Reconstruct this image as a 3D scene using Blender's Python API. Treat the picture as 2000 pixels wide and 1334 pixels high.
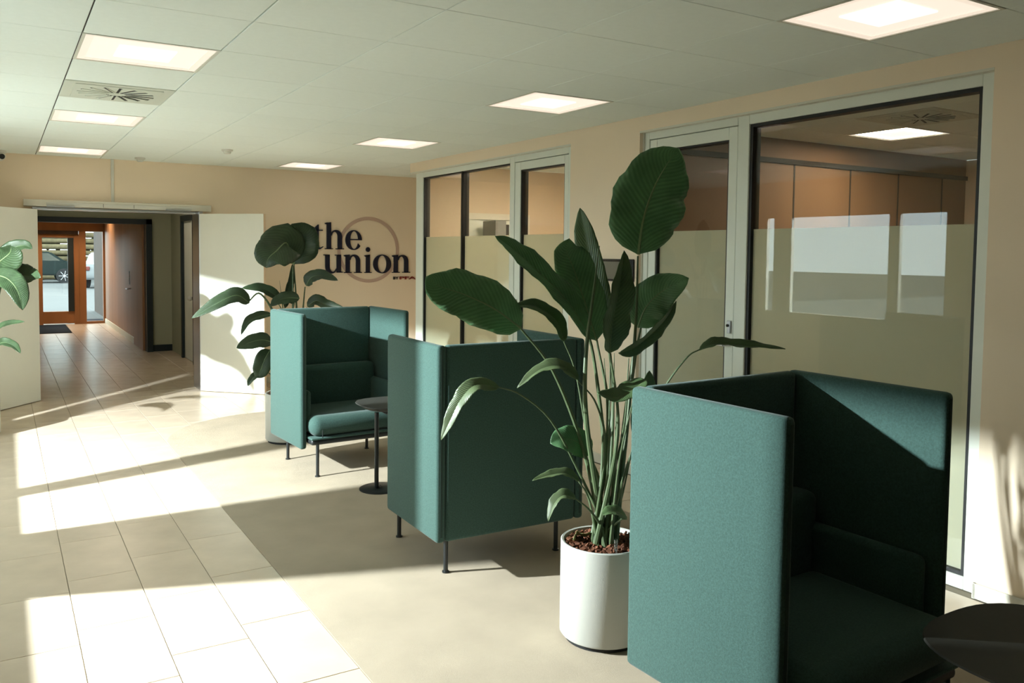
import bpy, bmesh, math, random
from mathutils import Vector, Matrix, Euler
random.seed(7)
for o in list(bpy.data.objects): bpy.data.objects.remove(o)
scene = bpy.context.scene
COL = scene.collection

WORLD_STRENGTH = 3.8; KEY_POWER = 2300; EXPOSURE = 1.3; LAMP = .40; FABRIC = (.047, .091, .079)

# ------------------------------------------------------------------ camera, world, lights, exposure
cam_d = bpy.data.cameras.new('camera'); cam = bpy.data.objects.new('camera', cam_d); COL.objects.link(cam)
YAW, PITCH, ROLL = 0.541790062, 0.051940087, -0.010364117
fw = Vector((math.sin(YAW)*math.cos(PITCH), math.cos(YAW)*math.cos(PITCH), -math.sin(PITCH)))
r0 = Vector((math.cos(YAW), -math.sin(YAW), 0)); d0 = fw.cross(r0)
rr = math.cos(ROLL)*r0 + math.sin(ROLL)*d0; dd = -math.sin(ROLL)*r0 + math.cos(ROLL)*d0
m3 = Matrix((rr, -dd, -fw)).transposed()
cam.matrix_world = Matrix.Translation((0, 0, 1.58)) @ m3.to_4x4()
cam_d.sensor_width = 36; cam_d.lens = 1623.70074/2000*36
cam_d.shift_x = (1000-977.0827)/2000; cam_d.shift_y = (577.5619-667)/2000
cam_d.clip_start = .05; cam_d.clip_end = 300
scene.camera = cam

world = bpy.data.worlds.new('overcast_sky'); scene.world = world; world.use_nodes = True
bgn = world.node_tree.nodes['Background']
bgn.inputs[0].default_value = (.74, .88, .92, 1); bgn.inputs[1].default_value = WORLD_STRENGTH

key = bpy.data.lights.new('low_light_outside_window', 'POINT'); key.energy = KEY_POWER; key.color = (.91, 1, 1.04)
key.shadow_soft_size = .045
ko = bpy.data.objects.new('low_light_outside_window', key); ko.location = (-3.0, 5.24, 2.65); COL.objects.link(ko)

def portal(name, loc, rot, sx, sy):
    l = bpy.data.lights.new(name, 'AREA'); l.shape = 'RECTANGLE'; l.size = sx; l.size_y = sy
    l.cycles.is_portal = True
    o = bpy.data.objects.new(name, l); o.location = loc; o.rotation_euler = rot; COL.objects.link(o)
portal('window_portal', (-1.02, 6.46, 1.45), (0, math.radians(-90), 0), 1.22, 2.5)
portal('window_portal', (-1.02, 4.09, 1.45), (0, math.radians(-90), 0), 1.22, .96)

vs = scene.view_settings
vs.view_transform = 'Standard'; vs.look = 'None'; vs.gamma = 1.0; vs.use_curve_mapping = False
vs.exposure = EXPOSURE
scene.cycles.max_bounces = 10; scene.cycles.diffuse_bounces = 6; scene.cycles.glossy_bounces = 4
scene.cycles.transparent_max_bounces = 24; scene.cycles.caustics_reflective = False; scene.cycles.caustics_refractive = False
scene.cycles.use_denoising = True; scene.cycles.sample_clamp_indirect = 6

# ------------------------------------------------------------------ materials
def lin(c):
    return tuple(((v/255)/12.92 if v/255 <= .04045 else ((v/255+.055)/1.055)**2.4) for v in c)
MATS = {}
def mat(name, col, rough=.6, spec=.4, var=.0, scale=8, bump=0., bscale=60, metal=0., randv=0., sheen=0., coat=0., stretch=None, detail=4):
    """plain principled surface with procedural mottling (var), fine relief (bump) and per-piece variation (randv)"""
    m = bpy.data.materials.new(name); m.use_nodes = True; nt = m.node_tree; N = nt.nodes; L = nt.links
    b = N['Principled BSDF']; c = (*col, 1)
    b.inputs['Base Color'].default_value = c; b.inputs['Roughness'].default_value = rough
    b.inputs['Specular IOR Level'].default_value = spec; b.inputs['Metallic'].default_value = metal
    if sheen: b.inputs['Sheen Weight'].default_value = sheen; b.inputs['Sheen Roughness'].default_value = .4
    if coat: b.inputs['Coat Weight'].default_value = coat; b.inputs['Coat Roughness'].default_value = .12
    tc = N.new('ShaderNodeTexCoord'); vec = tc.outputs['Object']
    if stretch:
        mp = N.new('ShaderNodeMapping'); mp.inputs['Scale'].default_value = stretch; L.new(vec, mp.inputs[0]); vec = mp.outputs[0]
    last = None
    if var or randv:
        no = N.new('ShaderNodeTexNoise'); no.inputs['Scale'].default_value = scale; no.inputs['Detail'].default_value = detail
        L.new(vec, no.inputs['Vector'])
        mr = N.new('ShaderNodeMapRange'); mr.inputs[1].default_value = .25; mr.inputs[2].default_value = .75
        mr.inputs[3].default_value = 1-var; mr.inputs[4].default_value = 1+var; L.new(no.outputs[0], mr.inputs[0]); f = mr.outputs[0]
        if randv:
            oi = N.new('ShaderNodeObjectInfo'); m2 = N.new('ShaderNodeMapRange')
            m2.inputs[3].default_value = 1-randv; m2.inputs[4].default_value = 1+randv; L.new(oi.outputs['Random'], m2.inputs[0])
            mu = N.new('ShaderNodeMath'); mu.operation = 'MULTIPLY'; L.new(f, mu.inputs[0]); L.new(m2.outputs[0], mu.inputs[1]); f = mu.outputs[0]
        vm = N.new('ShaderNodeVectorMath'); vm.operation = 'SCALE'; vm.inputs[0].default_value = col; L.new(f, vm.inputs['Scale'])
        L.new(vm.outputs[0], b.inputs['Base Color'])
    if bump:
        nb = N.new('ShaderNodeTexNoise'); nb.inputs['Scale'].default_value = bscale; nb.inputs['Detail'].default_value = 3
        L.new(vec, nb.inputs['Vector']); bp = N.new('ShaderNodeBump'); bp.inputs['Strength'].default_value = bump; bp.inputs['Distance'].default_value = .004
        L.new(nb.outputs[0], bp.inputs['Height']); L.new(bp.outputs[0], b.inputs['Normal'])
    MATS[name] = m; return m

def weave(name, col):
    m = mat(name, col, rough=.9, spec=.12, sheen=.15); N = m.node_tree.nodes; L = m.node_tree.links; b = N['Principled BSDF']
    tc = N.new('ShaderNodeTexCoord')
    v = N.new('ShaderNodeTexVoronoi'); v.inputs['Scale'].default_value = 420; L.new(tc.outputs['Object'], v.inputs['Vector'])
    n = N.new('ShaderNodeTexNoise'); n.inputs['Scale'].default_value = 160; n.inputs['Detail'].default_value = 4; L.new(tc.outputs['Object'], n.inputs['Vector'])
    r = N.new('ShaderNodeMapRange'); r.inputs[1].default_value = .3; r.inputs[2].default_value = .7; r.inputs[3].default_value = .82; r.inputs[4].default_value = 1.18
    L.new(n.outputs[0], r.inputs[0])
    s = N.new('ShaderNodeVectorMath'); s.operation = 'SCALE'; s.inputs[0].default_value = col; L.new(r.outputs[0], s.inputs['Scale']); L.new(s.outputs[0], b.inputs['Base Color'])
    bp = N.new('ShaderNodeBump'); bp.inputs['Strength'].default_value = .35; bp.inputs['Distance'].default_value = .002
    L.new(v.outputs['Distance'], bp.inputs['Height']); L.new(bp.outputs[0], b.inputs['Normal']); return m

def glassmat(name, tint=(1, 1, 1), refl=.09, rough=0.):
    m = bpy.data.materials.new(name); m.use_nodes = True; nt = m.node_tree; N = nt.nodes; L = nt.links
    N.remove(N['Principled BSDF']); out = N['Material Output']
    tr = N.new('ShaderNodeBsdfTransparent'); tr.inputs[0].default_value = (*tint, 1)
    gl = N.new('ShaderNodeBsdfGlossy'); gl.inputs['Roughness'].default_value = rough
    fr = N.new('ShaderNodeLayerWeight'); fr.inputs[0].default_value = .5
    pw = N.new('ShaderNodeMath'); pw.operation = 'POWER'; pw.inputs[1].default_value = 5; L.new(fr.outputs['Facing'], pw.inputs[0])
    mr = N.new('ShaderNodeMapRange'); mr.inputs[3].default_value = refl; mr.inputs[4].default_value = .95
    L.new(pw.outputs[0], mr.inputs[0])
    mx = N.new('ShaderNodeMixShader'); L.new(mr.outputs[0], mx.inputs[0]); L.new(tr.outputs[0], mx.inputs[1]); L.new(gl.outputs[0], mx.inputs[2])
    L.new(mx.outputs[0], out.inputs[0]); MATS[name] = m; return m

def filmmat(name, col, opac):
    m = bpy.data.materials.new(name); m.use_nodes = True; nt = m.node_tree; N = nt.nodes; L = nt.links
    N.remove(N['Principled BSDF']); out = N['Material Output']
    tr = N.new('ShaderNodeBsdfTransparent'); tr.inputs[0].default_value = (.9, .95, .9, 1)
    df = N.new('ShaderNodeBsdfDiffuse'); df.inputs[0].default_value = (*col, 1)
    tl = N.new('ShaderNodeBsdfTranslucent'); tl.inputs[0].default_value = (*col, 1)
    a = N.new('ShaderNodeMixShader'); a.inputs[0].default_value = .45; L.new(df.outputs[0], a.inputs[1]); L.new(tl.outputs[0], a.inputs[2])
    mx = N.new('ShaderNodeMixShader'); mx.inputs[0].default_value = opac; L.new(tr.outputs[0], mx.inputs[1]); L.new(a.outputs[0], mx.inputs[2])
    L.new(mx.outputs[0], out.inputs[0]); MATS[name] = m; return m

def emit(name, col, s):
    m = bpy.data.materials.new(name); m.use_nodes = True; b = m.node_tree.nodes['Principled BSDF']
    b.inputs['Base Color'].default_value = (.2, .19, .17, 1); b.inputs['Emission Color'].default_value = (*col, 1); b.inputs['Emission Strength'].default_value = s
    MATS[name] = m; return m

def leafmat(name, col, back):
    m = mat(name, col, rough=.42, spec=.5); N = m.node_tree.nodes; L = m.node_tree.links; b = N['Principled BSDF']; out = N['Material Output']
    uv = N.new('ShaderNodeUVMap'); uv.uv_map = 'UVMap'
    sp = N.new('ShaderNodeSeparateXYZ'); L.new(uv.outputs[0], sp.inputs[0])
    ab = N.new('ShaderNodeMath'); ab.operation = 'ABSOLUTE'; L.new(sp.outputs[1], ab.inputs[0])
    k = N.new('ShaderNodeMath'); k.operation = 'MULTIPLY'; k.inputs[1].default_value = -.22; L.new(ab.outputs[0], k.inputs[0])
    ad = N.new('ShaderNodeMath'); ad.operation = 'ADD'; L.new(sp.outputs[0], ad.inputs[0]); L.new(k.outputs[0], ad.inputs[1])
    fq = N.new('ShaderNodeMath'); fq.operation = 'MULTIPLY'; fq.inputs[1].default_value = 150; L.new(ad.outputs[0], fq.inputs[0])
    si = N.new('ShaderNodeMath'); si.operation = 'SINE'; L.new(fq.outputs[0], si.inputs[0])
    no = N.new('ShaderNodeTexNoise'); no.inputs['Scale'].default_value = 9; no.inputs['Detail'].default_value = 4
    tc = N.new('ShaderNodeTexCoord'); L.new(tc.outputs['Object'], no.inputs['Vector'])
    m1 = N.new('ShaderNodeMapRange'); m1.inputs[1].default_value = -1; m1.inputs[3].default_value = .80; m1.inputs[4].default_value = 1.15; L.new(si.outputs[0], m1.inputs[0])
    m2 = N.new('ShaderNodeMapRange'); m2.inputs[1].default_value = .3; m2.inputs[2].default_value = .7; m2.inputs[3].default_value = .7; m2.inputs[4].default_value = 1.3; L.new(no.outputs[0], m2.inputs[0])
    mm = N.new('ShaderNodeMath'); mm.operation = 'MULTIPLY'; L.new(m1.outputs[0], mm.inputs[0]); L.new(m2.outputs[0], mm.inputs[1])
    s = N.new('ShaderNodeVectorMath'); s.operation = 'SCALE'; s.inputs[0].default_value = col; L.new(mm.outputs[0], s.inputs['Scale']); L.new(s.outputs[0], b.inputs['Base Color'])
    bp = N.new('ShaderNodeBump'); bp.inputs['Strength'].default_value = .2; bp.inputs['Distance'].default_value = .003; L.new(si.outputs[0], bp.inputs['Height']); L.new(bp.outputs[0], b.inputs['Normal'])
    tl = N.new('ShaderNodeBsdfTranslucent'); tl.inputs[0].default_value = (*back, 1)
    mx = N.new('ShaderNodeMixShader'); mx.inputs[0].default_value = .22; L.new(b.outputs[0], mx.inputs[1]); L.new(tl.outputs[0], mx.inputs[2]); L.new(mx.outputs[0], out.inputs[0])
    return m

mat('wall_paint', (.82, .69, .53), .8, .25, var=.02, scale=2, bump=.05, bscale=220)
mat('fascia_paint', (.64, .56, .44), .8, .25, var=.02, scale=2)
mat('ceiling_tile', (.80, .875, .84), .9, .2, var=.015, scale=30, bump=.08, bscale=400, randv=.012)
mat('ceiling_void', (.50, .52, .48), .9)
mat('ceiling_grid', (.80, .82, .76), .6)
mat('stone_tile', (.61, .50, .385), .27, .5, var=.09, scale=5, bump=.02, bscale=90, randv=.035, detail=8)
mat('grout', (.20, .17, .125), .9)
mat('carpet', (.505, .42, .315), .95, .1, var=.10, scale=3.5, bump=.9, bscale=900, detail=10)
mat('frame_grey', (.72, .76, .69), .5, .4, var=.02, scale=4)
mat('gasket', (.006, .007, .007), .5, .4)
mat('white_door', (.78, .78, .70), .45, .4, var=.01)
mat('door_edge', (.62, .48, .34), .6)
mat('white_trim', (.66, .64, .55), .5, .4)
mat('steel', (.55, .56, .58), .28, .5, metal=1)
mat('dark_trim', (.012, .022, .028), .45, .4)
mat('corridor_paint', (.40, .42, .31), .85, .2)
mat('oak', (.27, .125, .052), .45, .4, var=.18, scale=3, stretch=(1, 1, .12))
mat('pale_oak', (.36, .20, .105), .5, .4, var=.12, scale=3, stretch=(1, 1, .12))
weave('teal_fabric', FABRIC)
mat('teal_piping', tuple(v*.55 for v in FABRIC), .9)
mat('black_metal', (.014, .017, .018), .38, .5)
mat('grey_tabletop', (.036, .036, .031), .6, .3, var=.05, scale=30)
mat('white_pot', (.47, .475, .435), .45, .4, bump=.12, bscale=260)
mat('pot_black', (.01, .012, .013), .6)
mat('bark', (.12, .048, .026), .9, .2, var=.5, scale=40, randv=.3)
leafmat('leaf_unlit', (.095, .212, .090), (.11, .28, .10)); leafmat('leaf_dimmed', (.031, .056, .023), (.045, .10, .04)); leafmat('leaf_mid', (.078, .132, .052), (.07, .17, .05)); leafmat('leaf_lit', (.100, .140, .062), (.12, .22, .08))  # greens offset for the light: raised on unlit leaves, lowered where the lamp strikes
mat('stem', (.072, .105, .046), .5, .4, var=.2, scale=20); mat('midrib', (.15, .21, .095), .5, .4)
mat('dry_leaf', (.34, .30, .13), .7)
emit('lamp_panel', (1, .86, .71), LAMP); emit('lamp_core', (1, .93, .84), LAMP*1.3); emit('lamp_edge', (1, .84, .68), LAMP*.9); emit('corridor_fill', (1, .82, .62), 8); emit('lamp_office', (1, .82, .62), 24)  # the corridor emission serves only the added fill panel
mat('lamp_frame', (.66, .67, .60), .5)
mat('vent_plate', (.60, .64, .56), .5)
mat('sign_navy', (.006, .008, .024), .45, .4); mat('sign_ring', (.50, .36, .29), .7); mat('sign_red', (.20, .018, .012), .5); mat('sign_black', (.01, .01, .012), .5)
glassmat('pane', (.95, .97, .95), .032); glassmat('clear_pane', (.98, .99, .98), .03)
filmmat('frost_film', (.76, .73, .60), .88)
glassmat('acrylic', (.93, .95, .92), .2)
mat('screen_black', (.006, .006, .007), .15, .6); mat('key_white', (.8, .8, .76), .5); mat('screen_grey', (.16, .15, .12), .12, .6)
mat('camera_white', (.62, .62, .56), .4); mat('brass', (.60, .53, .40), .35, metal=.6)
mat('office_paint', (.66, .54, .40), .85, .2); mat('office_wood', (.20, .115, .06), .6, .3, var=.08, scale=3, stretch=(1, 1, .15)); mat('groove', (.03, .025, .02), .8)
mat('office_floor', (.30, .25, .19), .6); mat('plastic_grey', (.16, .16, .14), .5)
mat('paving', (.19, .20, .195), .9, .2, var=.06, scale=.6); mat('asphalt', (.085, .088, .088), .9, .2, var=.06, scale=.6); mat('log', (.095, .078, .045), .9, .1, var=.25, scale=6, randv=.3); mat('hedge', (.012, .026, .010), .9, .1, var=.4, scale=5)
mat('car_dark', (.003, .010, .009), .4, .2); mat('car_white', (.12, .13, .135), .35, .4); mat('tyre', (.012, .012, .013), .8); mat('car_glass', (.02, .03, .03), .08, .6); mat('tail_red', (.10, .015, .01), .4)
mat('mat_navy', (.010, .014, .022), .95, .1, bump=.4, bscale=500)
mat('brick_dark', (.035, .024, .018), .9, var=.4, scale=8)

# ------------------------------------------------------------------ geometry helpers
def V(*a): return Vector(a)
class MB:
    def __init__(s): s.bm = bmesh.new(); s.uv = None
    def box(s, x0, x1, y0, y1, z0, z1, bev=0, seg=2, M=None):
        g = bmesh.ops.create_cube(s.bm, size=1); vs_ = g['verts']
        T = Matrix.Translation(((x0+x1)/2, (y0+y1)/2, (z0+z1)/2)) @ Matrix.Diagonal((x1-x0, y1-y0, z1-z0, 1))
        bmesh.ops.transform(s.bm, matrix=T, verts=vs_)
        if bev:
            es = list({e for v in vs_ for e in v.link_edges})
            r = bmesh.ops.bevel(s.bm, geom=es, offset=bev, segments=seg, affect='EDGES', profile=.5)
            vs_ = list({v for f in r['faces'] for v in f.verts} | {v for v in vs_ if v.is_valid})
        if M is not None: bmesh.ops.transform(s.bm, matrix=M, verts=[v for v in vs_ if v.is_valid])
        return s
    def cyl(s, p0, p1, r0_, r1_=None, n=20):
        p0 = Vector(p0); p1 = Vector(p1); r1_ = r0_ if r1_ is None else r1_
        d = (p1-p0); q = d.to_track_quat('Z', 'Y').to_matrix().to_4x4()
        T = Matrix.Translation((p0+p1)/2) @ q
        bmesh.ops.create_cone(s.bm, cap_ends=True, segments=n, radius1=r0_, radius2=r1_, depth=d.length, matrix=T); return s
    def sphere(s, c, r, sc=(1, 1, 1), n=16):
        bmesh.ops.create_uvsphere(s.bm, u_segments=n, v_segments=n//2+2, radius=r, matrix=Matrix.Translation(c) @ Matrix.Diagonal((*sc, 1))); return s
    def lathe(s, prof, c=(0, 0, 0), n=40):
        rings = []
        for r, z in prof:
            rings.append([s.bm.verts.new((c[0]+r*math.cos(2*math.pi*i/n), c[1]+r*math.sin(2*math.pi*i/n), c[2]+z)) for i in range(n)] if r > 1e-6 else [s.bm.verts.new((c[0], c[1], c[2]+z))])
        for a, b in zip(rings, rings[1:]):
            for i in range(n):
                j = (i+1) % n
                if len(a) == 1 and len(b) == 1: continue
                if len(a) == 1: s.bm.faces.new((a[0], b[i], b[j]))
                elif len(b) == 1: s.bm.faces.new((a[i], a[j], b[0]))
                else: s.bm.faces.new((a[i], a[j], b[j], b[i]))
        return s
    def tube(s, pts, rad, n=8):
        """swept tube with radius list or number"""
        k = len(pts); rad = rad if isinstance(rad, (list, tuple)) else [rad]*k; rings = []; up = Vector((.31, .2, .93))
        for i, p in enumerate(pts):
            t = (pts[min(i+1, k-1)]-pts[max(i-1, 0)]).normalized(); a = t.cross(up)
            if a.length < .05: a = t.cross(Vector((1, 0, 0)))
            a.normalize(); b = t.cross(a)
            rings.append([s.bm.verts.new(p+rad[i]*(math.cos(2*math.pi*j/n)*a+math.sin(2*math.pi*j/n)*b)) for j in range(n)])
        for a, b in zip(rings, rings[1:]):
            for j in range(n): s.bm.faces.new((a[j], a[(j+1) % n], b[(j+1) % n], b[j]))
        s.bm.faces.new(rings[0][::-1]); s.bm.faces.new(rings[-1]); return s
    def prism(s, poly, z0, z1, M=None):
        a = [s.bm.verts.new((x, y, z0)) for x, y in poly]; b = [s.bm.verts.new((x, y, z1)) for x, y in poly]; n = len(poly)
        s.bm.faces.new(a[::-1]); s.bm.faces.new(b)
        for i in range(n): s.bm.faces.new((a[i], a[(i+1) % n], b[(i+1) % n], b[i]))
        if M is not None: bmesh.ops.transform(s.bm, matrix=M, verts=a+b)
        return s
    def mesh(s, name, smooth=False):
        bmesh.ops.recalc_face_normals(s.bm, faces=s.bm.faces[:])
        me = bpy.data.meshes.new(name); s.bm.to_mesh(me); s.bm.free()
        if smooth:
            for p in me.polygons: p.use_smooth = True
            try: me.set_sharp_from_angle(angle=math.radians(40))
            except Exception: pass
        return me
    def build(s, name, m, parent=None, smooth=False):
        return obj(name, s.mesh(name, smooth), m, parent)
def obj(name, me, m, parent=None):
    if m is not None and not me.materials: me.materials.append(MATS[m] if isinstance(m, str) else m)
    o = bpy.data.objects.new(name, me); COL.objects.link(o)
    if parent is not None: o.parent = parent
    return o
def tag(o, label, cat, group=None, kind=None):
    o['label'] = label; o['category'] = cat
    if group: o['group'] = group
    if kind: o['kind'] = kind
    return o
def struct(o, label=None, cat=None):
    o['kind'] = 'structure'
    if label: o['label'] = label
    if cat: o['category'] = cat
    return o
def empty(name, loc=(0, 0, 0), rz=0):
    o = bpy.data.objects.new(name, None); o.empty_display_size = .1; o.location = loc; o.rotation_euler = (0, 0, rz); COL.objects.link(o); return o
def thing(name, label, cat, loc=(0, 0, 0), rz=0, group=None): return tag(empty(name, loc, rz), label, cat, group)
def copy_tree(o, parent=None):
    c = o.copy(); COL.objects.link(c); c.parent = parent
    for ch in list(o.children): copy_tree(ch, c)
    return c
def catmull(P, n):
    P = [Vector(p) for p in P]; Q = [2*P[0]-P[1]]+P+[2*P[-1]-P[-2]]; out = []
    segs = len(P)-1
    for i in range(n+1):
        t = i/n*segs; k = min(int(t), segs-1); u = t-k; a, b, c, d = Q[k:k+4]
        out.append(.5*((2*b)+(c-a)*u+(2*a-5*b+4*c-d)*u*u+(3*b-a-3*c+d)*u*u*u))
    return out

# ------------------------------------------------------------------ the room
CEIL = 2.535; WX = 3.855; FY = 9.85; LX = -.90; BY = -5.0
TW, TL = .2985, .59
_tm = {}
def tile_mesh(w, l):
    k = (round(w, 3), round(l, 3))
    if k not in _tm: _tm[k] = MB().box(0, w, 0, l, -.012, 0, bev=.0015, seg=1).mesh('floor_tile')
    return _tm[k]
def lay_tiles(parent, x_lo, x_hi, y_lo, y_hi, keep=lambda x0, x1, y0, y1: True):
    off = [.282, .433, .008, .143]      # running bond: start of a tile in each of four strips
    i0 = math.floor((x_lo-.247)/TW)
    for i in range(i0, i0+60):
        xa = .247+i*TW; xb = xa+TW
        a, b = max(xa, x_lo), min(xb, x_hi)
        if a >= x_hi: break
        if b-a < .03: continue
        s = [3.632, 3.773, 3.358, 3.493][(i+1) % 4] % TL
        j0 = math.floor((y_lo-s)/TL)
        for j in range(j0, j0+60):
            ya = s+j*TL; yb = ya+TL; c, d = max(ya, y_lo), min(yb, y_hi)
            if c >= y_hi: break
            if d-c < .03 or not keep(a, b, c, d): continue
            o = obj('floor_tile', tile_mesh(b-a-.003, d-c-.003), 'stone_tile', parent); o.location = (a+.0015, c+.0015, 0)
floor = struct(MB().box(LX, 5.3, BY, FY+.15, -.06, -.004).build('floor', 'grout'), 'pale beige stone tile floor of the lobby', 'floor')
CXc, CYc, CR, CXR = 2.19, 7.03, 1.05, 3.26
def on_carpet(x0, x1, y0, y1):
    return not (x0 >= 1.13 and x1 <= CXR+.05 and y1 <= 7.03)
lay_tiles(floor, LX, 1.1425, 1.6, FY)
lay_tiles(floor, 1.1425, 4.9, 7.0, FY)
lay_tiles(floor, CXR, WX, 1.4, 7.0)
# inset carpet with one rounded far corner
poly = [(1.1425, -.6), (CXR, -.6), (CXR, 8.08), (CXc, 8.08)] + [(CXc-CR*math.sin(a), CYc+CR*math.cos(a)) for a in [math.pi/2*i/14 for i in range(1, 14)]] + [(1.1425, CYc)]
tag(MB().prism(poly, -.003, .004).build('carpet', 'carpet'), 'beige inset carpet with rounded far corner under the green booths', 'carpet')

# ceiling with lay-in tiles
ceiling = struct(MB().box(LX-.05, 5.3, BY, FY+.15, CEIL+.012, CEIL+.12).build('ceiling', 'ceiling_void'), 'suspended ceiling of large white tiles', 'ceiling')
xs = [LX]+[.331+.6*k for k in range(-1, 6)]+[WX]
ys = [2.976+.596*k for k in range(-7, 12)]+[FY]
LIGHTS = [(2, 2, 'L'), (2, 6, 'L'), (2, 10, 'L'), (6, -2, 'L'), (6, 2, 'L'), (6, 6, 'L'), (6, 10, 'L'), (2, 4, 'V')]
taken = {(c, r) for c, r, k in LIGHTS}
_cm = {}
def ceil_tile(w, l):
    k = (round(w, 3), round(l, 3))
    if k not in _cm: _cm[k] = MB().box(0, w, 0, l, 0, .02, bev=.002, seg=1).mesh('ceiling_tile')
    return _cm[k]
def lay_ceiling(parent, xs, ys, taken, r0_=-7):
    for c in range(len(xs)-1):
        for r in range(len(ys)-1):
            if (c, r+r0_) in taken: continue
            w, l = xs[c+1]-xs[c], ys[r+1]-ys[r]
            if w < .05 or l < .05: continue
            g = .0022 if abs(xs[c]-.331) > .01 else .004
            o = obj('ceiling_tile', ceil_tile(w-g*2, l-.0036), 'ceiling_tile', parent); o.location = (xs[c]+g, ys[r]+.0018, CEIL)
lay_ceiling(ceiling, xs, ys, taken)
MB().box(.327, .335, BY, FY, CEIL+.004, CEIL+.0125).build('shadow_gap', 'groove', ceiling)
lay_ceiling(ceiling, [WX, 4.455, 5.2], [8.34, 8.94, 9.54, FY], set())

# walls
def wall(name, boxes, m='wall_paint', label=None):
    b = MB()
    for q in boxes: b.box(*q)
    return struct(b.build(name, m), label, 'wall' if label else None)
OPEN = 2.437
wall('wall_right', [(WX, WX+.11, BY, 2.108, 0, CEIL+.02), (WX, WX+.11, 4.532, 5.356, 0, CEIL+.02), (WX, WX+.11, 2.108, 4.532, OPEN, CEIL+.02), (WX, WX+.11, 5.356, 8.34, OPEN, CEIL+.02)], label='beige painted wall around the glazed offices')
wall('wall_far', [(LX, .30, FY, FY+.15, 0, CEIL+.02), (1.93, 5.3, FY, FY+.15, 0, CEIL+.02), (.30, 1.93, FY, FY+.15, 1.995, CEIL+.02)], label='beige end wall carrying the sign and the double door')
wall('wall_side_niche', [(5.2, 5.3, 8.2, FY, 0, CEIL+.02)])
wall('wall_behind', [(LX-.05, WX+.11, BY-.1, BY, 0, CEIL+.02)], 'office_wood')  # unseen wall set far back and dark to cut light on the chairs
SILL, HEAD = .849, 2.068
wall('wall_left', [(LX-.05, LX, BY, 3.62, 0, CEIL+.02), (LX-.05, LX, 4.568, 5.228, 0, CEIL+.02), (LX-.05, LX, 7.69, FY+.15, 0, CEIL+.02),
    (LX-.05, LX, 3.62, 4.568, 0, SILL), (LX-.05, LX, 3.62, 4.568, HEAD, CEIL+.02), (LX-.05, LX, 5.228, 7.69, 0, SILL), (LX-.05, LX, 5.228, 7.69, HEAD, CEIL+.02)])
def left_window(name, y0, y1, posts):
    b = MB()
    for a, c in posts: b.box(LX-.05, LX, a, c, SILL, HEAD)
    w = struct(b.build(name, 'white_trim'), 'white framed window in the side wall', 'window')
    e = sorted([y0]+[v for p in posts for v in p]+[y1])
    for i in range(0, len(e)-1, 2):
        if e[i+1]-e[i] > .03: MB().box(LX-.03, LX-.024, e[i], e[i+1], SILL, HEAD).build('pane', 'clear_pane', w)
    return w
left_window('window_1', 5.228, 7.676, [(5.769, 5.905), (7.276, 7.56), (7.676, 7.69)])
left_window('window_2', 3.6, 4.568, [(3.6, 3.62)])

# skirtings
struct(MB().box(WX-.014, WX, BY, 2.108, 0, .072, bev=.003).box(WX-.014, WX+.05, 2.094, 2.108, 0, .072).build('baseboard_right', 'white_trim'), 'low painted skirting along the right wall', 'skirting')
struct(MB().box(WX-.014, WX, 4.532, 5.356, 0, .072, bev=.003).build('baseboard_pier', 'white_trim'))
struct(MB().box(1.95, 5.2, FY-.014, FY, 0, .072, bev=.003).box(LX, .28, FY-.014, FY, 0, .072, bev=.003).build('baseboard_far', 'white_trim'))

# ------------------------------------------------------------------ glazed office fronts
FX0, FX1 = 3.895, 3.985      # frame faces
def frame_boxes(name, boxes, parent, m='frame_grey', x0=FX0, x1=FX1, bev=.003):
    b = MB()
    for (y0, y1, z0, z1) in boxes: b.box(x0, x1, y0, y1, z0, z1, bev=bev, seg=1)
    return b.build(name, m, parent)
def ring(y0, y1, z0, z1, w): return [(y0, y0+w, z0, z1), (y1-w, y1, z0, z1), (y0+w, y1-w, z0, z0+w), (y0+w, y1-w, z1-w, z1)]
def pane_set(parent, y0, y1, z0, z1, film=1.737, gask=.012):
    frame_boxes('gasket', ring(y0, y1, z0, z1, gask), parent, 'gasket', FX0+.012, FX1-.01, 0)
    MB().box(3.925, 3.931, y0+.002, y1-.002, z0+.002, z1-.002).build('pane', 'pane', parent)
    MB().box(3.932, 3.9325, y0+.002, y1-.002, z0+.002, film).build('frosted_film', 'frost_film', parent)
def office_door(name, y0, y1, ztop, gy0, gy1, gz1, lock_y, label):
    d = struct(empty(name, (3.9, (y0+y1)/2, 0)), label, 'door'); d.location = (0, 0, 0)
    g = .004
    frame_boxes('leaf_frame', [(y0+g, gy0, .012, ztop-g), (gy1, y1-g, .012, ztop-g), (gy0, gy1, gz1, ztop-g), (gy0, gy1, .012, .12)], d, x0=FX0+.004)
    pane_set(d, gy0, gy1, .12, gz1)
    l = MB().box(3.884, 3.896, lock_y-.014, lock_y+.014, 1.09, 1.17, bev=.004).build('lock_plate', 'steel', d)
    MB().cyl((3.884, lock_y, 1.14), (3.874, lock_y, 1.14), .009).build('lock_cylinder', 'screen_black', l)
    h = MB().cyl((3.894, lock_y, 1.02), (3.846, lock_y, 1.02), .009).box(3.838, 3.852, lock_y, lock_y+.11, 1.011, 1.029, bev=.004).build('lever_handle', 'steel', d, True)
    return d
w3 = struct(empty('window_3'), 'large glazed office front beside the near booth, frosted below', 'window')
frame_boxes('frame_post', [(2.112, 2.180, 0, OPEN)], w3); frame_boxes('frame_post', [(3.573, 3.663, 0, OPEN)], w3); frame_boxes('frame_post', [(4.477, 4.528, 0, OPEN)], w3)
frame_boxes('frame_head', [(2.180, 3.573, 2.370, OPEN), (3.663, 4.477, 2.376, OPEN)], w3); frame_boxes('frame_sill', [(2.180, 3.573, 0, .062)], w3)
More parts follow.
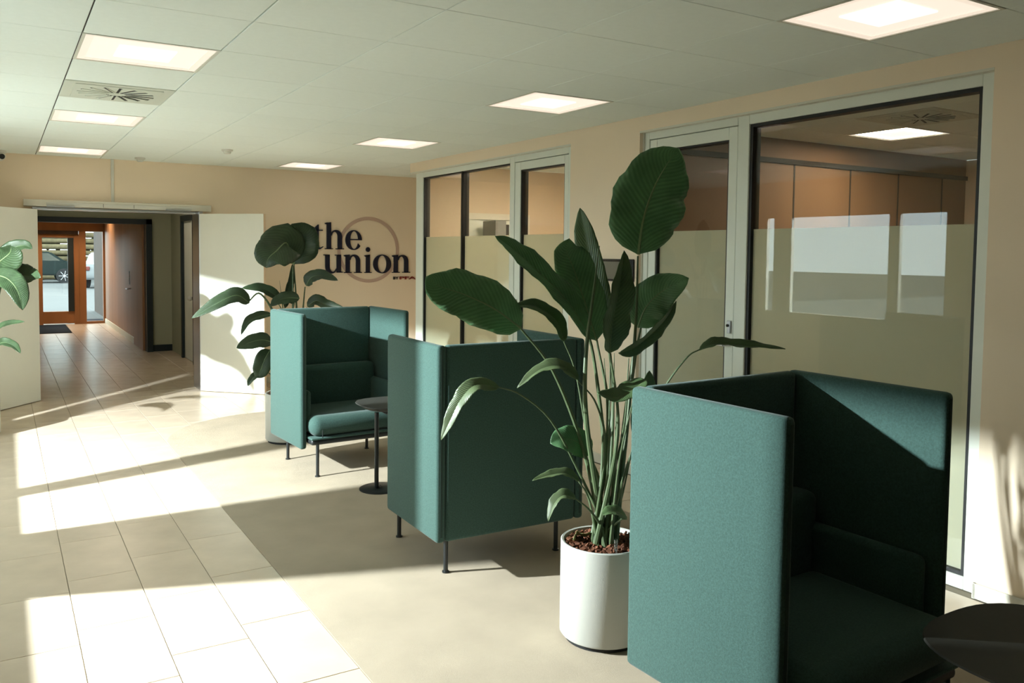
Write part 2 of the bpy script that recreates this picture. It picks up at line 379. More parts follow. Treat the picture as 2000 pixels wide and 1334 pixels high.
pane_set(w3, 2.180, 3.573, .062, 2.370, gask=.02)
office_door('door_1', 3.663, 4.477, 2.375, 3.739, 4.401, 2.295, 3.695, 'grey framed glass door left of the large office window')
w4 = struct(empty('window_4'), 'two pane glazed office front at the far end of the wall', 'window')
frame_boxes('frame_post', [(5.360, 5.436, 0, OPEN)], w4); frame_boxes('frame_post', [(6.251, 6.327, 0, OPEN)], w4); frame_boxes('frame_post', [(8.10, 8.27, 0, OPEN)], w4)
frame_boxes('frame_head', [(5.436, 6.251, 2.374, OPEN), (6.327, 8.10, 2.372, OPEN)], w4); frame_boxes('frame_sill', [(6.327, 8.10, 0, .062)], w4)
pane_set(w4, 6.327, 7.23, .062, 2.372); pane_set(w4, 7.24, 8.10, .062, 2.372)
frame_boxes('joint_strip', [(7.222, 7.248, .062, 2.372)], w4, 'gasket', 3.90, 3.94, 0)
office_door('door_2', 5.436, 6.251, 2.372, 5.497, 6.157, 2.300, 6.20, 'grey framed glass door beside the far office window')

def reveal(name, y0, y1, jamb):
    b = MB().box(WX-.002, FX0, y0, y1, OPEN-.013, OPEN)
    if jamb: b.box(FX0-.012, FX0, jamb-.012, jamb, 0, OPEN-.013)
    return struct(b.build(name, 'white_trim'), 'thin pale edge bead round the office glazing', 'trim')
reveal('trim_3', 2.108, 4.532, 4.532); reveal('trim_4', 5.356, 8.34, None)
# offices behind the glass
struct(MB().box(3.99, 8.3, 1.9, 8.3, -.06, -.002).build('floor_office', 'office_floor'))
oc = struct(MB().box(3.97, 8.3, 1.9, 8.34, CEIL+.012, CEIL+.1).build('ceiling_office', 'ceiling_void'))
oxs = [3.97+.07+.6*k for k in range(-1, 8)]; oxs[0] = 3.97; oys = [1.9]+[2.57+.6*k for k in range(0, 10)]
lay_ceiling(oc, [3.97, 4.52, 5.12, 5.75, 6.33, 6.93, 7.53, 8.2], [1.97, 2.57, 3.17, 3.75, 4.29, 4.72], {(3, 3), (2, 2)}, 0)
lay_ceiling(oc, [3.97, 4.52, 5.12, 5.72, 6.33], [4.82, 5.42, 6.02, 6.62, 7.22, 7.82, 8.22], {(1, 3), (2, 1)}, 0)
pw = wall('wall_partition', [(3.99, 8.2, 4.72, 4.82, 0, 2.38), (3.99, 8.2, 4.72, 4.82, 2.38, CEIL+.012)], 'office_wood')
for k, x in enumerate([4.24, 4.97, 5.69, 6.42, 7.11, 7.80]): MB().box(x-.008, x+.008, 4.716, 4.722, 0, 2.36).build('panel_joint', 'groove', pw)
MB().box(3.99, 8.2, 4.70, 4.722, 2.335, 2.375).build('top_rail', 'groove', pw)
wall('wall_office_back', [(8.2, 8.3, 1.9, 4.72, 0, CEIL), (6.33, 6.43, 4.82, 8.3, 0, CEIL)], 'office_paint')
wall('wall_office_side', [(3.97, 8.3, 1.87, 1.97, 0, CEIL), (3.99, 8.3, 8.22, 8.32, 0, CEIL)], 'office_paint')
dz = struct(MB().box(4.45, 4.52, 8.19, 8.22, 0, 2.02).box(5.25, 5.32, 8.19, 8.22, 0, 2.02).box(4.52, 5.25, 8.19, 8.22, 1.95, 2.02).build('door_5', 'white_trim'), 'white framed door inside the far office', 'door')
MB().box(4.52, 5.25, 8.21, 8.22, 0, 1.95).build('leaf', 'frame_grey', dz)
cb = thing('filing_cabinet', 'pale filing cabinet behind the frosted far office glass', 'cabinet', (4.75, 7.95, 0))
MB().box(-.3, .3, -.2, .2, 0, 1.60, bev=.006).build('body', 'white_door', cb)
for k in range(4):
    d_ = MB().box(-.285, .285, -.215, -.2, .05+.385*k, .05+.385*k+.37, bev=.004).build('drawer', 'white_trim', cb)
    MB().box(-.06, .06, -.235, -.215, .05+.385*k+.30, .05+.385*k+.315, bev=.003).build('handle', 'steel', d_)
bx = thing('storage_box', 'grey box with black end on cabinet behind far office glass', 'box', (4.72, 7.95, 1.602))
MB().box(-.09, .05, -.14, .14, 0, .325, bev=.008).build('box_body', 'plastic_grey', bx)
MB().box(.05, .10, -.12, .12, 0, .285, bev=.006).build('box_end', 'screen_black', bx)

# ------------------------------------------------------------------ double door in the far wall and corridor
dl = struct(MB().box(1.895, 1.935, 9.63, 10.0, 0, 1.995, bev=.003).box(.29, .33, 9.74, 10.0, 0, 1.995, bev=.003).box(.33, 1.895, 9.80, 10.0, 1.975, 1.998, bev=.003).build('trim_1', 'steel'), 'steel lining of the double door opening', 'trim')
def leaf(name, hinge, tip, label, sgn):
    d = Vector((tip[0]-hinge[0], tip[1]-hinge[1], 0)); L_ = d.length; a = math.atan2(d.y, d.x)
    e = struct(empty(name, (hinge[0], hinge[1], 0), a), label, 'door')
    y0, y1 = (0, .04) if sgn > 0 else (-.04, 0)
    MB().box(0, L_-.006, y0, y1, .006, 1.972, bev=.002, seg=1).build('leaf', 'white_door', e)
    MB().box(L_-.006, L_, y0, y1, .006, 1.972, bev=.001, seg=1).build('edge_strip', 'door_edge', e)
    for z in (.25, .98, 1.08, 1.80): MB().box(L_, L_+.002, y0+.012, y0+.028, z-.012, z+.012).build('edge_bolt', 'steel', e)
    return e
lf = leaf('door_3', (1.894, 9.607), (2.454, 9.051), 'white door leaf standing open beside the sign wall', 1)
lg = leaf('door_4', (.337, 9.738), (-.165, 9.135), 'white door leaf standing open at the left edge', -1)
hd = thing('door_operator', 'long white door closer rail above the double door', 'door closer', (0, 0, 0))
MB().box(.213, 2.06, FY-.07, FY, 2.005, 2.075, bev=.004).build('housing', 'white_trim', hd)
MB().box(.42, 1.85, FY-.078, FY-.07, 2.012, 2.05, bev=.002).build('cover', 'camera_white', hd)
for x, s in ((.42, 1), (1.83, -1)): MB().box(x, x+s*.26, FY-.10, FY-.075, 2.0, 2.014).build('slide_arm', 'steel', hd) if s > 0 else MB().box(x-.26, x, FY-.10, FY-.075, 2.0, 2.014).build('slide_arm', 'steel', hd)
for x in (.95, 1.25): MB().box(x, x+.004, FY-.0795, FY-.078, 2.012, 2.05).build('joint', 'gasket', hd)
tag(MB().box(1.035, 1.065, FY-.018, FY, 2.075, CEIL, bev=.003).build('cable_conduit', 'camera_white'), 'white vertical cable conduit between door closer and ceiling', 'conduit')

# corridor shell
cf = struct(MB().box(.05, 2.6, FY+.15, 19.6, -.06, -.004).build('floor_corridor', 'grout'), 'stone tile floor of the corridor', 'floor')
lay_tiles(cf, .25, 2.5, FY+.01, 19.4)
wall('wall_corridor', [(.02, .12, 10.0, 19.6, 0, 2.6), (2.28, 2.38, 10.0, 11.86, 0, 2.6), (2.28, 2.38, 12.78, 13.75, 0, 2.6), (2.28, 2.38, 11.86, 12.78, 2.06, 2.6), (1.99, 2.38, 13.70, 13.80, 0, 2.6), (.12, 1.99, 13.70, 13.80, 2.03, 2.6), (2.38, 2.46, 11.5, 13.0, 0, 2.6)], 'corridor_paint', 'dim olive grey corridor wall')
struct(MB().box(.05, 2.5, 10.0, 19.6, 2.6, 2.7).build('ceiling_corridor', 'corridor_paint'))
struct(MB().box(1.91, 1.995, 13.62, 13.86, 0, 2.03, bev=.003).box(.12, 1.995, 13.62, 13.86, 1.952, 2.03, bev=.003).build('trim_2', 'dark_trim'), 'near black portal frame in the corridor', 'trim')
struct(MB().box(1.995, 2.28, 13.685, 13.70, 0, .10).build('baseboard_corridor', 'dark_trim'))
d6 = struct(MB().box(2.25, 2.285, 11.86, 11.92, 0, 2.06).box(2.25, 2.285, 12.70, 12.78, 0, 2.06).box(2.25, 2.285, 11.92, 12.70, 1.98, 2.06).build('door_6', 'dark_trim'), 'dark framed side door in the corridor with pale knob', 'door')
MB().box(2.29, 2.33, 11.92, 12.70, .005, 1.98).build('leaf', 'frame_grey', d6)
kn = MB().cyl((2.29, 12.02, .90), (2.262, 12.02, .90), .022).build('rosette', 'screen_black', d6); MB().sphere((2.235, 12.02, .90), .034).build('knob', 'camera_white', kn, True)

# vestibule: wood lined
vw = struct(empty('wall_vestibule'), 'warm wood panelled vestibule wall beyond the corridor', 'wall')
y = 13.86
for k, (ya, yb) in enumerate([(13.86, 14.9), (14.9, 15.8), (15.8, 16.7), (16.7, 17.6), (17.6, 18.5), (18.5, 19.36)]):
    MB().box(1.90-(.02 if k == 0 else 0), 1.99, ya+.002, yb-.002, .0 if k == 0 else .10, 2.55).build('wood_panel', 'pale_oak', vw)
MB().box(1.885, 1.99, 14.9, 19.36, 0, .10).build('plinth', 'frame_grey', vw)
h_ = MB().box(1.872, 1.882, 15.30, 15.37, .97, 1.20, bev=.006).build('keypad', 'screen_black', vw)
MB().cyl((1.90, 15.33, .90), (1.82, 15.33, .90), .011).cyl((1.82, 15.33, .90), (1.82, 15.12, .90), .011).build('lever', 'steel', vw, True)
EY = 19.36
ed = struct(empty('door_7'), 'orange oak entrance door with tall glass pane', 'door')
MB().box(.12, .74, EY, EY+.09, 0, 1.93, bev=.004).build('stile', 'oak', ed); MB().box(1.31, 1.41, EY, EY+.09, 0, 1.87, bev=.004).build('stile', 'oak', ed)
MB().box(.74, 1.31, EY, EY+.09, .02, .27, bev=.004).build('bottom_rail', 'oak', ed); MB().box(.74, 1.31, EY, EY+.09, 1.79, 1.87, bev=.004).build('top_rail', 'oak', ed)
MB().box(.74, 1.31, EY+.03, EY+.04, .27, 1.79).build('pane', 'pane', ed); MB().box(1.20, 1.31, EY-.03, EY+.02, .27, 1.79, bev=.004).build('pull_bar', 'dark_trim', ed)
ew = struct(empty('window_5'), 'narrow oak framed sidelight beside the entrance door', 'window')
MB().box(1.41, 1.54, EY-.01, EY+.1, 0, 1.95, bev=.004).build('frame_post', 'oak', ew); MB().box(1.86, 1.99, EY-.01, EY+.1, 0, 1.95, bev=.004).build('frame_post', 'oak', ew)
MB().box(1.54, 1.86, EY, EY+.09, 0, .05).build('frame_sill', 'oak', ew); MB().box(1.54, 1.86, EY+.03, EY+.04, .05, 1.93).build('pane', 'pane', ew)
MB().box(.12, 1.99, EY-.01, EY+.1, 1.93, 2.6, bev=.004).build('frame_head', 'oak', ew); MB().box(.12, 1.40, EY-.05, EY, 1.86, 1.935, bev=.004).build('closer_rail', 'brick_dark', ew)
for px_ in (.7, 1.45):
    l_ = thing('downlight', 'small round downlight in the vestibule ceiling, %s one' % ('nearer the oak door' if px_ < 1 else 'nearer the sidelight'), 'lamp', (px_, 18.3, 2.6), group='vestibule downlights')
    MB().lathe([(.0, -.004), (.05, -.004), (.06, -.012), (.07, -.012), (.07, 0), (0, 0)]).build('trim_ring', 'lamp_frame', l_); MB().cyl((0, 0, -.012), (0, 0, -.006), .05).build('lens', 'lamp_core', l_)
    sp = bpy.data.lights.new('downlight_bulb', 'SPOT'); sp.energy = 45; sp.color = (1, .72, .45); sp.spot_size = 2.2; sp.spot_blend = .6; sp.shadow_soft_size = .05
    so = bpy.data.objects.new('downlight_bulb', sp); so.parent = l_; so.location = (0, 0, -.03); COL.objects.link(so)
tag(MB().box(.45, 1.13, 17.35, 19.2, 0, .012, bev=.003).build('entrance_mat', 'mat_navy'), 'black entrance mat on the vestibule floor', 'mat')

# outdoors beyond the entrance
struct(MB().box(-60, 60, 19.62, 90, -.2, -.02).build('ground_outdoor', 'asphalt'), 'pale paved forecourt outside', 'ground')
struct(MB().box(-60, -.96, -40, 19.62, -.2, -.02).build('ground_terrace', 'paving'), 'unseen grey paving added outside the side windows', 'ground')  # added to hold back light from below the horizon
tag(MB().box(1.2, 1.95, 19.64, 20.6, -.02, 0).build('outdoor_mat', 'mat_navy'), 'dark mat outside below the sidelight', 'mat')
fn = thing('log_fence', 'fence of stacked horizontal logs behind the parked cars', 'fence', (2.5, 47, -.02))
_lm = MB().cyl((-6, 0, 0), (6, 0, 0), .14, .13, 10).mesh('log', True)
for k in range(14):
    o = obj('log', _lm, 'log', fn); o.location = (random.uniform(-.3, .3), random.uniform(-.05, .05), .16+k*.30)
for x in (-5, -2.5, 0, 2.5, 5): MB().box(x-.1, x+.1, .12, .3, 0, 4.2).build('post', 'brick_dark', fn)
def car(name, label, loc, rz, paint):
    c = thing(name, label, 'car', loc, rz)
    prof = [(-2.1, .35), (-2.15, .7), (-2.0, .95), (-1.35, 1.0), (-.75, 1.42), (.7, 1.46), (1.5, 1.0), (2.1, .9), (2.2, .6), (2.15, .35)]
    M = Matrix.Rotation(math.pi/2, 4, 'X') @ Matrix.Translation((0, 0, 0))
    b = MB(); b.prism(prof, -.85, .85, M); bmesh.ops.bevel(b.bm, geom=b.bm.edges[:], offset=.06, segments=2, affect='EDGES'); b.build('body', paint, c, True)
    b = MB(); b.prism([(-1.15, 1.02), (-.68, 1.36), (.62, 1.39), (1.2, 1.02)], -.86, .86, M); b.build('side_window', 'car_glass', c)
    for x in (-1.3, 1.35):
        for s in (-1, 1):
            w = MB().cyl((x, s*.72, .33), (x, s*.92, .33), .33, n=28).build('wheel', 'tyre', c); b = MB().cyl((x, s*.90, .33), (x, s*.925, .33), .05, n=14)
            for k in range(7): b.box(.03, .23, -.02, .02, -.012, .012, M=Matrix.Translation((x, s*.925, .33)) @ Matrix.Rotation(2*math.pi*k/7, 4, 'Y'))
            b.build('rim', 'steel', w)
    for s in (-1, 1): MB().box(-2.17, -2.08, s*.62-.16, s*.62+.16, .72, .88, bev=.02).build('tail_lamp', 'tail_red', c)
    return c
car('parked_car', 'dark green car parked outside, seen through the entrance door', (1.2, 43.6, -.02), math.pi, 'car_dark')
car('parked_car', 'pale car parked outside, seen through the sidelight', (4.2, 38.5, -.02), math.radians(70), 'car_white')
b = MB()
for k in range(420):
    bmesh.ops.create_icosphere(b.bm, subdivisions=1, radius=random.uniform(.25, .6), matrix=Matrix.Translation((random.uniform(-5, 10), 49+random.uniform(-.5, 1.5), random.uniform(.2, 7.5))))
tag(b.build('tree_foliage', 'hedge'), 'dark green foliage rising behind the log fence', 'foliage', kind='stuff')
br = struct(MB().box(2.05, 2.25, 19.64, 23.5, -.02, 3).build('wall_outdoor', 'brick_dark'))

PLANTS={'main':([([[2.137,2.637,0.415],[2.223,2.667,0.803],[2.273,2.677,1.272],[2.28,2.679,1.571]],[[2.281,2.679,1.578],[2.295,2.668,1.72],[2.325,2.645,1.843],[2.365,2.615,1.943],[2.4,2.576,2.015]],0.155,12,0.18,1),([[2.117,2.649,0.414],[2.208,2.739,0.878],[2.222,2.801,1.263]],[[2.221,2.8,1.242],[2.198,2.849,1.437],[2.175,2.898,1.635],[2.167,2.935,1.777]],0.062,-20,0.3,0.6),([[2.108,2.654,0.414],[2.143,2.716,0.824],[2.118,2.763,1.163],[2.085,2.778,1.271]],[[2.095,2.771,1.249],[2.002,2.801,1.389],[1.873,2.839,1.515],[1.783,2.874,1.597],[1.72,2.904,1.646]],0.06,40,0.45,1),([[2.122,2.645,0.414],[2.21,2.761,0.874],[2.181,2.822,1.219]],[[2.181,2.822,1.208],[2.134,2.835,1.351],[2.082,2.853,1.504],[2.025,2.834,1.59],[1.995,2.773,1.64]],0.095,20,0.35,0.8),([[2.129,2.641,0.414],[2.131,2.608,0.846],[2.093,2.616,1.181]],[[2.089,2.618,1.181],[2.09,2.602,1.305],[2.11,2.587,1.449],[2.122,2.577,1.593]],0.075,38,0.55,0.9),([[2.153,2.627,0.415],[2.255,2.707,0.814],[2.308,2.718,1.136],[2.332,2.711,1.267]],[[2.321,2.718,1.267],[2.339,2.689,1.355],[2.374,2.625,1.427],[2.425,2.528,1.483]],0.092,-8,0.25,0.8),([[2.155,2.626,0.415],[2.193,2.652,0.831],[2.208,2.639,1.151]],[[2.159,2.646,1.174],[2.217,2.613,1.199],[2.294,2.593,1.257],[2.358,2.582,1.319],[2.393,2.565,1.387]],0.036,40,0.5,1),([[2.093,2.663,0.414],[2.078,2.763,0.756],[1.962,2.829,1.089],[1.803,2.844,1.28]],[[1.81,2.839,1.272],[1.686,2.848,1.356],[1.573,2.897,1.413],[1.486,2.927,1.443],[1.432,2.95,1.481]],0.1,8,0.2,0.9),([[2.093,2.663,0.414],[2.109,2.769,0.773],[2.08,2.828,1.071],[2.036,2.863,1.213]],[[2.04,2.86,1.205],[2.01,2.884,1.297],[1.925,2.915,1.356],[1.837,2.944,1.358]],0.042,45,0.4,0.6),([[2.119,2.648,0.414],[2.099,2.646,0.779],[2.06,2.658,0.969],[1.99,2.695,1.069]],[[1.994,2.693,1.069],[1.927,2.724,1.124],[1.85,2.758,1.112],[1.765,2.794,1.039]],0.034,45,0.5,1),([[2.086,2.667,0.414],[2.04,2.746,0.678],[1.927,2.792,0.895],[1.789,2.812,1.009],[1.683,2.808,1.047]],[[1.688,2.805,1.045],[1.585,2.809,1.062],[1.528,2.829,1.007],[1.492,2.845,0.927],[1.46,2.86,0.849]],0.036,32,0.4,1),([[2.101,2.658,0.414],[2.122,2.705,0.613],[2.108,2.767,0.741]],[[2.112,2.765,0.735],[2.051,2.781,0.795],[1.99,2.796,0.807],[1.942,2.812,0.792]],0.06,15,0.3,0.6),([[2.09,2.665,0.414],[2.057,2.695,0.571],[2.04,2.744,0.636]],[[2.043,2.742,0.636],[1.989,2.765,0.67],[1.923,2.781,0.668],[1.843,2.793,0.653]],0.028,50,0.5,0.8),([[2.09,2.665,0.414],[2.022,2.631,0.54],[1.947,2.645,0.606]],[[1.951,2.643,0.604],[1.898,2.653,0.62],[1.86,2.662,0.588],[1.834,2.662,0.524]],0.03,45,0.5,0.8),([[2.137,2.637,0.415],[2.118,2.583,0.497],[2.121,2.537,0.535]],[[2.125,2.534,0.531],[2.073,2.532,0.56],[2.034,2.532,0.566],[2.001,2.529,0.56]],0.036,55,0.3,0.6),([[2.144,2.632,0.415],[2.13,2.591,0.745],[2.171,2.559,1.007]],[[2.228,2.552,1.072],[2.166,2.563,1.034],[2.094,2.57,1.012],[2.007,2.588,1.03]],0.05,42,0.4,0.8),([[2.153,2.627,0.415],[2.175,2.576,0.764],[2.249,2.489,1.022],[2.311,2.414,1.171],[2.353,2.38,1.209]],[[2.349,2.382,1.205],[2.401,2.34,1.231],[2.496,2.271,1.225],[2.607,2.181,1.217]],0.03,-50,0.6,1.2),([[2.137,2.637,0.415],[2.188,2.67,0.504],[2.276,2.671,0.818]],[[2.276,2.671,0.818],[2.287,2.648,0.93],[2.303,2.631,1.017],[2.306,2.623,1.096]],0.045,20,0.4,0.6)],[([[2.108,2.654,0.414],[2.025,2.674,0.886],[2.02,2.682,1.157],[2.049,2.679,1.405],[2.082,2.684,1.611]],0.011),([[2.126,2.643,0.414],[2.157,2.708,0.824],[2.171,2.754,1.14]],0.008),([[2.144,2.632,0.415],[2.157,2.673,0.83],[2.176,2.694,1.168]],0.008),([[2.155,2.626,0.415],[2.215,2.684,0.801],[2.286,2.709,1.16]],0.007),([[2.129,2.641,0.414],[2.109,2.638,0.737],[2.13,2.663,1.173]],0.007),([[2.115,2.65,0.414],[2.117,2.687,0.661],[2.131,2.704,0.892]],0.012),([[2.14,2.635,0.415],[2.148,2.645,0.667],[2.161,2.654,0.94]],0.012)]),'far':([([[2.017,6.738,0.393],[2.063,6.744,0.942],[2.072,6.769,1.449]],[[2.05,6.725,1.471],[2.002,6.706,1.638],[1.887,6.596,1.574],[1.816,6.576,1.513],[1.801,6.581,1.44]],0.17,15,0.25,0.6),([[2.028,6.732,0.393],[2.1,6.78,0.938],[2.095,6.815,1.469]],[[2.095,6.815,1.465],[2.113,6.79,1.618],[2.113,6.761,1.724],[2.041,6.692,1.796]],0.19,-15,0.2,0.6),([[2.002,6.747,0.393],[1.937,6.704,0.95],[1.79,6.692,1.225],[1.684,6.693,1.165]],[[1.695,6.686,1.157],[1.596,6.691,1.22],[1.456,6.714,1.161],[1.268,6.761,1.043]],0.07,28,0.35,0.5),([[2.01,6.743,0.393],[2.027,6.766,0.942],[1.951,6.825,1.173]],[[1.994,6.798,1.152],[1.902,6.8,1.23],[1.8,6.806,1.273],[1.669,6.825,1.27]],0.05,30,0.4,0.7),([[2.031,6.73,0.393],[2.14,6.811,0.891],[2.187,6.806,1.277]],[[2.195,6.802,1.285],[2.227,6.764,1.355],[2.298,6.687,1.374],[2.389,6.572,1.335]],0.062,-35,0.3,0.8),([[1.995,6.751,0.393],[1.961,6.686,0.909],[1.86,6.698,1.07]],[[1.871,6.691,1.062],[1.769,6.694,1.048],[1.685,6.683,1.011],[1.622,6.657,0.909]],0.045,35,0.45,0.6),([[1.995,6.751,0.393],[1.937,6.665,0.703],[1.853,6.63,0.828]],[[1.86,6.626,0.844],[1.77,6.624,0.865],[1.669,6.624,0.845],[1.579,6.63,0.809]],0.072,32,0.2,0.4),([[1.995,6.751,0.393],[1.926,6.669,0.662],[1.851,6.652,0.784]],[[1.85,6.652,0.78],[1.803,6.629,0.715],[1.758,6.615,0.617],[1.727,6.62,0.565]],0.075,5,0.2,0.4),([[1.995,6.751,0.393],[1.911,6.694,0.534],[1.796,6.651,0.622]],[[1.796,6.651,0.622],[1.73,6.631,0.588],[1.689,6.63,0.55],[1.665,6.63,0.503]],0.03,20,0.4,0.8),([[2.028,6.732,0.393],[2.016,6.762,0.773],[2.008,6.787,1.11]],[[2.008,6.787,1.102],[2.038,6.8,1.236],[2.065,6.802,1.342],[2.081,6.812,1.469]],0.04,30,0.5,0.6),([[2.031,6.73,0.393],[2.106,6.771,0.853],[2.183,6.74,1.109]],[[2.183,6.74,1.117],[2.243,6.684,1.162],[2.313,6.605,1.127],[2.414,6.496,1.11]],0.06,-35,0.4,0.8),([[2.017,6.738,0.393],[1.989,6.667,0.868],[2.041,6.63,1.153]],[[2.084,6.63,1.189],[2.006,6.653,1.194],[1.926,6.665,1.178],[1.857,6.669,1.13]],0.06,30,0.3,0.8)],[([[2.01,6.743,0.393],[2.005,6.779,0.941],[1.976,6.82,1.33]],0.006),([[2.017,6.738,0.393],[2.018,6.824,0.852],[2.009,6.847,1.149]],0.009)]),'left':([([[-0.128,8.063,0.426],[-0.155,8.109,0.913],[-0.128,8.113,1.252]],[[-0.135,8.117,1.244],[-0.037,7.952,1.425],[0.065,7.78,1.531],[0.079,7.717,1.601]],0.16,-15,0.3,0.6),([[-0.12,8.059,0.426],[-0.081,8.07,0.998],[0.001,8.168,1.507]],[[-0.014,8.177,1.507],[0.076,8.127,1.568],[0.168,8.049,1.595],[0.233,7.974,1.57]],0.065,-30,0.3,0.6),([[-0.113,8.054,0.426],[-0.116,7.974,1.006],[-0.045,7.893,1.343]],[[-0.055,7.901,1.364],[0.05,7.718,1.327],[0.117,7.59,1.23],[0.145,7.518,1.088]],0.1,-20,0.3,0.5),([[-0.113,8.054,0.426],[-0.068,8.057,0.914],[0.011,8.09,1.286]],[[0.004,8.095,1.303],[0.107,7.977,1.34],[0.196,7.865,1.343],[0.284,7.753,1.333]],0.11,-32,0.35,1.4),([[-0.113,8.054,0.426],[-0.085,7.998,0.75],[-0.039,7.922,0.915]],[[-0.046,7.926,0.907],[0.019,7.831,0.954],[0.09,7.731,0.976],[0.16,7.632,0.986]],0.03,-45,0.4,0.5),([[-0.113,8.054,0.426],[-0.087,7.994,0.666],[-0.034,7.911,0.778]],[[-0.041,7.915,0.782],[0.017,7.824,0.809],[0.08,7.726,0.787],[0.127,7.636,0.736]],0.045,-35,0.4,0.6),([[-0.135,8.067,0.426],[-0.228,8.153,0.912],[-0.331,8.235,1.25]],[[-0.331,8.235,1.25],[-0.43,8.191,1.462],[-0.529,8.136,1.504],[-0.645,8.084,1.422]],0.13,10,0.3,0.6),([[-0.135,8.067,0.426],[-0.19,8.135,0.997],[-0.218,8.182,1.505]],[[-0.218,8.182,1.505],[-0.25,8.215,1.717],[-0.302,8.256,1.886],[-0.335,8.286,2.055]],0.14,10,0.3,0.6)],[([[-0.12,8.059,0.426],[-0.134,8.096,0.913],[-0.098,8.095,1.253]],0.009)])}

# ------------------------------------------------------------------ ceiling fittings
def ceiling_light(label, x0, x1, y0, y1, group, panel='lamp_panel', z=CEIL):
    w, l = x1-x0, y1-y0; t = thing('ceiling_light', label, 'ceiling light', ((x0+x1)/2, (y0+y1)/2, z), group=group)
    def rg(a, b_, z0, z1, h):    # square ring between half sizes
        m_ = MB(); hx, hy = w/2-a, l/2-a; ix, iy = w/2-b_, l/2-b_
        m_.box(-hx, hx, -hy, -iy, z0, z1).box(-hx, hx, iy, hy, z0, z1).box(-hx, -ix, -iy, iy, z0, z1).box(ix, hx, -iy, iy, z0, z1); return m_
    rg(.002, .016, -.002, .02, 0).build('frame', 'lamp_frame', t)
    rg(.016, .052, .002, .02, 0).build('diffuser_border', 'lamp_edge', t)
    MB().box(-w/2+.052, w/2-.052, -l/2+.052, l/2-.052, .006, .02).build('diffuser', panel, t)
    MB().box(-.13, .13, -.13, .13, .0, .006, bev=.003, seg=1).build('diffuser_core', 'lamp_core', t)
    return t
LBL = {(2, 2): 'square ceiling light panel nearest the camera in the left row', (2, 6): 'square ceiling light panel just beyond the slotted air diffuser', (2, 10): 'square ceiling light panel in the left row closest to the end wall',
       (6, -2): 'largest square ceiling light panel, cut by the top edge', (6, 2): 'square ceiling light panel in right row, left of the near office door', (6, 6): 'square ceiling light panel above and left of the far office window', (6, 10): 'square ceiling light panel in the right row closest to the sign wall'}
for c, r, k in LIGHTS:
    if k == 'L': ceiling_light(LBL[(c, r)], xs[c], xs[c+1], ys[r+7], ys[r+8], 'lobby ceiling lights')
ceiling_light('square ceiling light panel inside the near office behind the glass', 5.75, 6.33, 3.75, 4.29, 'office ceiling lights', 'lamp_office')
ceiling_light('unseen light panel added to brighten the far office', 4.52, 5.12, 6.62, 7.22, 'office ceiling lights', 'lamp_office')  # added fill panel, out of view, lifts the far office walls
ceiling_light('second unseen light panel added to brighten the far office', 5.12, 5.72, 5.42, 6.02, 'office ceiling lights', 'lamp_office')  # another added fill panel for the far office, out of view
ceiling_light('unseen light panel added to brighten the corridor', 1.0, 1.6, 11.6, 12.2, 'added corridor fill lights', 'corridor_fill', 2.575)  # added fill panel, out of view, lifts the dark corridor
def diffuser(label, x0, x1, y0, y1):
    w, l = x1-x0, y1-y0; t = thing('air_diffuser', label, 'air vent', ((x0+x1)/2, (y0+y1)/2, CEIL), group='swirl air diffusers')
    p = MB().box(-w/2+.003, w/2-.003, -l/2+.003, l/2-.003, -.004, .02, bev=.002, seg=1).build('plate', 'vent_plate', t)
    MB().box(-w/2+.06, w/2-.06, -l/2+.06, l/2-.06, -.008, -.004, bev=.002, seg=1).build('inner_plate', 'vent_plate', t)
    for k in range(16):
        a = 2*math.pi*k/16; M = Matrix.Rotation(a, 4, 'Z')
        MB().box(.055, .215, -.007, .007, -.0095, -.0075, M=M).build('slot', 'gasket', p)
        MB().box(.055, .215, .005, .011, -.014, -.007, M=M @ Matrix.Rotation(.25, 4, 'X')).build('vane', 'vent_plate', p)
    return t
diffuser('square slotted air diffuser in the lobby ceiling', xs[2], xs[3], ys[11], ys[12])
diffuser('slotted air diffuser in the near office ceiling behind glass', 5.12, 5.75, 3.17, 3.75)
def detector(label, x, y):
    t = thing('smoke_detector', label, 'smoke detector', (x, y, CEIL), group='ceiling detectors')
    MB().lathe([(0, 0), (.052, 0), (.052, -.014), (.046, -.018), (0, -.018)]).build('base', 'camera_white', t, True); MB().lathe([(.036, -.018), (.036, -.030), (.028, -.042), (0, -.044)]).build('head', 'lamp_frame', t, True)
detector('white smoke detector on the ceiling between the two light rows', 1.88, 8.21)
detector('small white smoke detector on the ceiling beside the end wall', 1.28, 9.49)
sc_ = thing('security_camera', 'white dome security camera at the left edge under the ceiling', 'camera', (.015, 9.62, CEIL))
MB().lathe([(0, 0), (.06, 0), (.06, -.025), (.05, -.03), (0, -.03)]).build('base', 'camera_white', sc_, True)
MB().sphere((0, -.01, -.055), .052).build('ball', 'camera_white', sc_, True); MB().cyl((0.012, -.045, -.062), (.022, -.066, -.066), .026).build('lens', 'screen_black', sc_)

# wall panel with screen and keys
kp = thing('door_control_panel', 'black wall panel with screen and keypad beside the near office door', 'control panel', (WX, 4.74, 1.46))
MB().box(-.018, 0, -.18, .18, -.082, .082, bev=.006).build('housing', 'screen_black', kp)
MB().box(-.020, -.018, -.075, .165, -.066, .062).build('screen', 'screen_grey', kp)
pad = MB().box(-.0195, -.018, -.172, -.088, -.075, .075).build('keypad', 'gasket', kp)
for i in range(3):
    for j in range(4): MB().box(-.0225, -.0195, -.152+i*.018, -.144+i*.018, -.042+j*.021, -.034+j*.021, bev=.001, seg=1).build('key', 'key_white', pad)
MB().box(-.0225, -.0195, -.134, -.126, -.062, -.055, bev=.001, seg=1).build('key', 'key_white', pad)

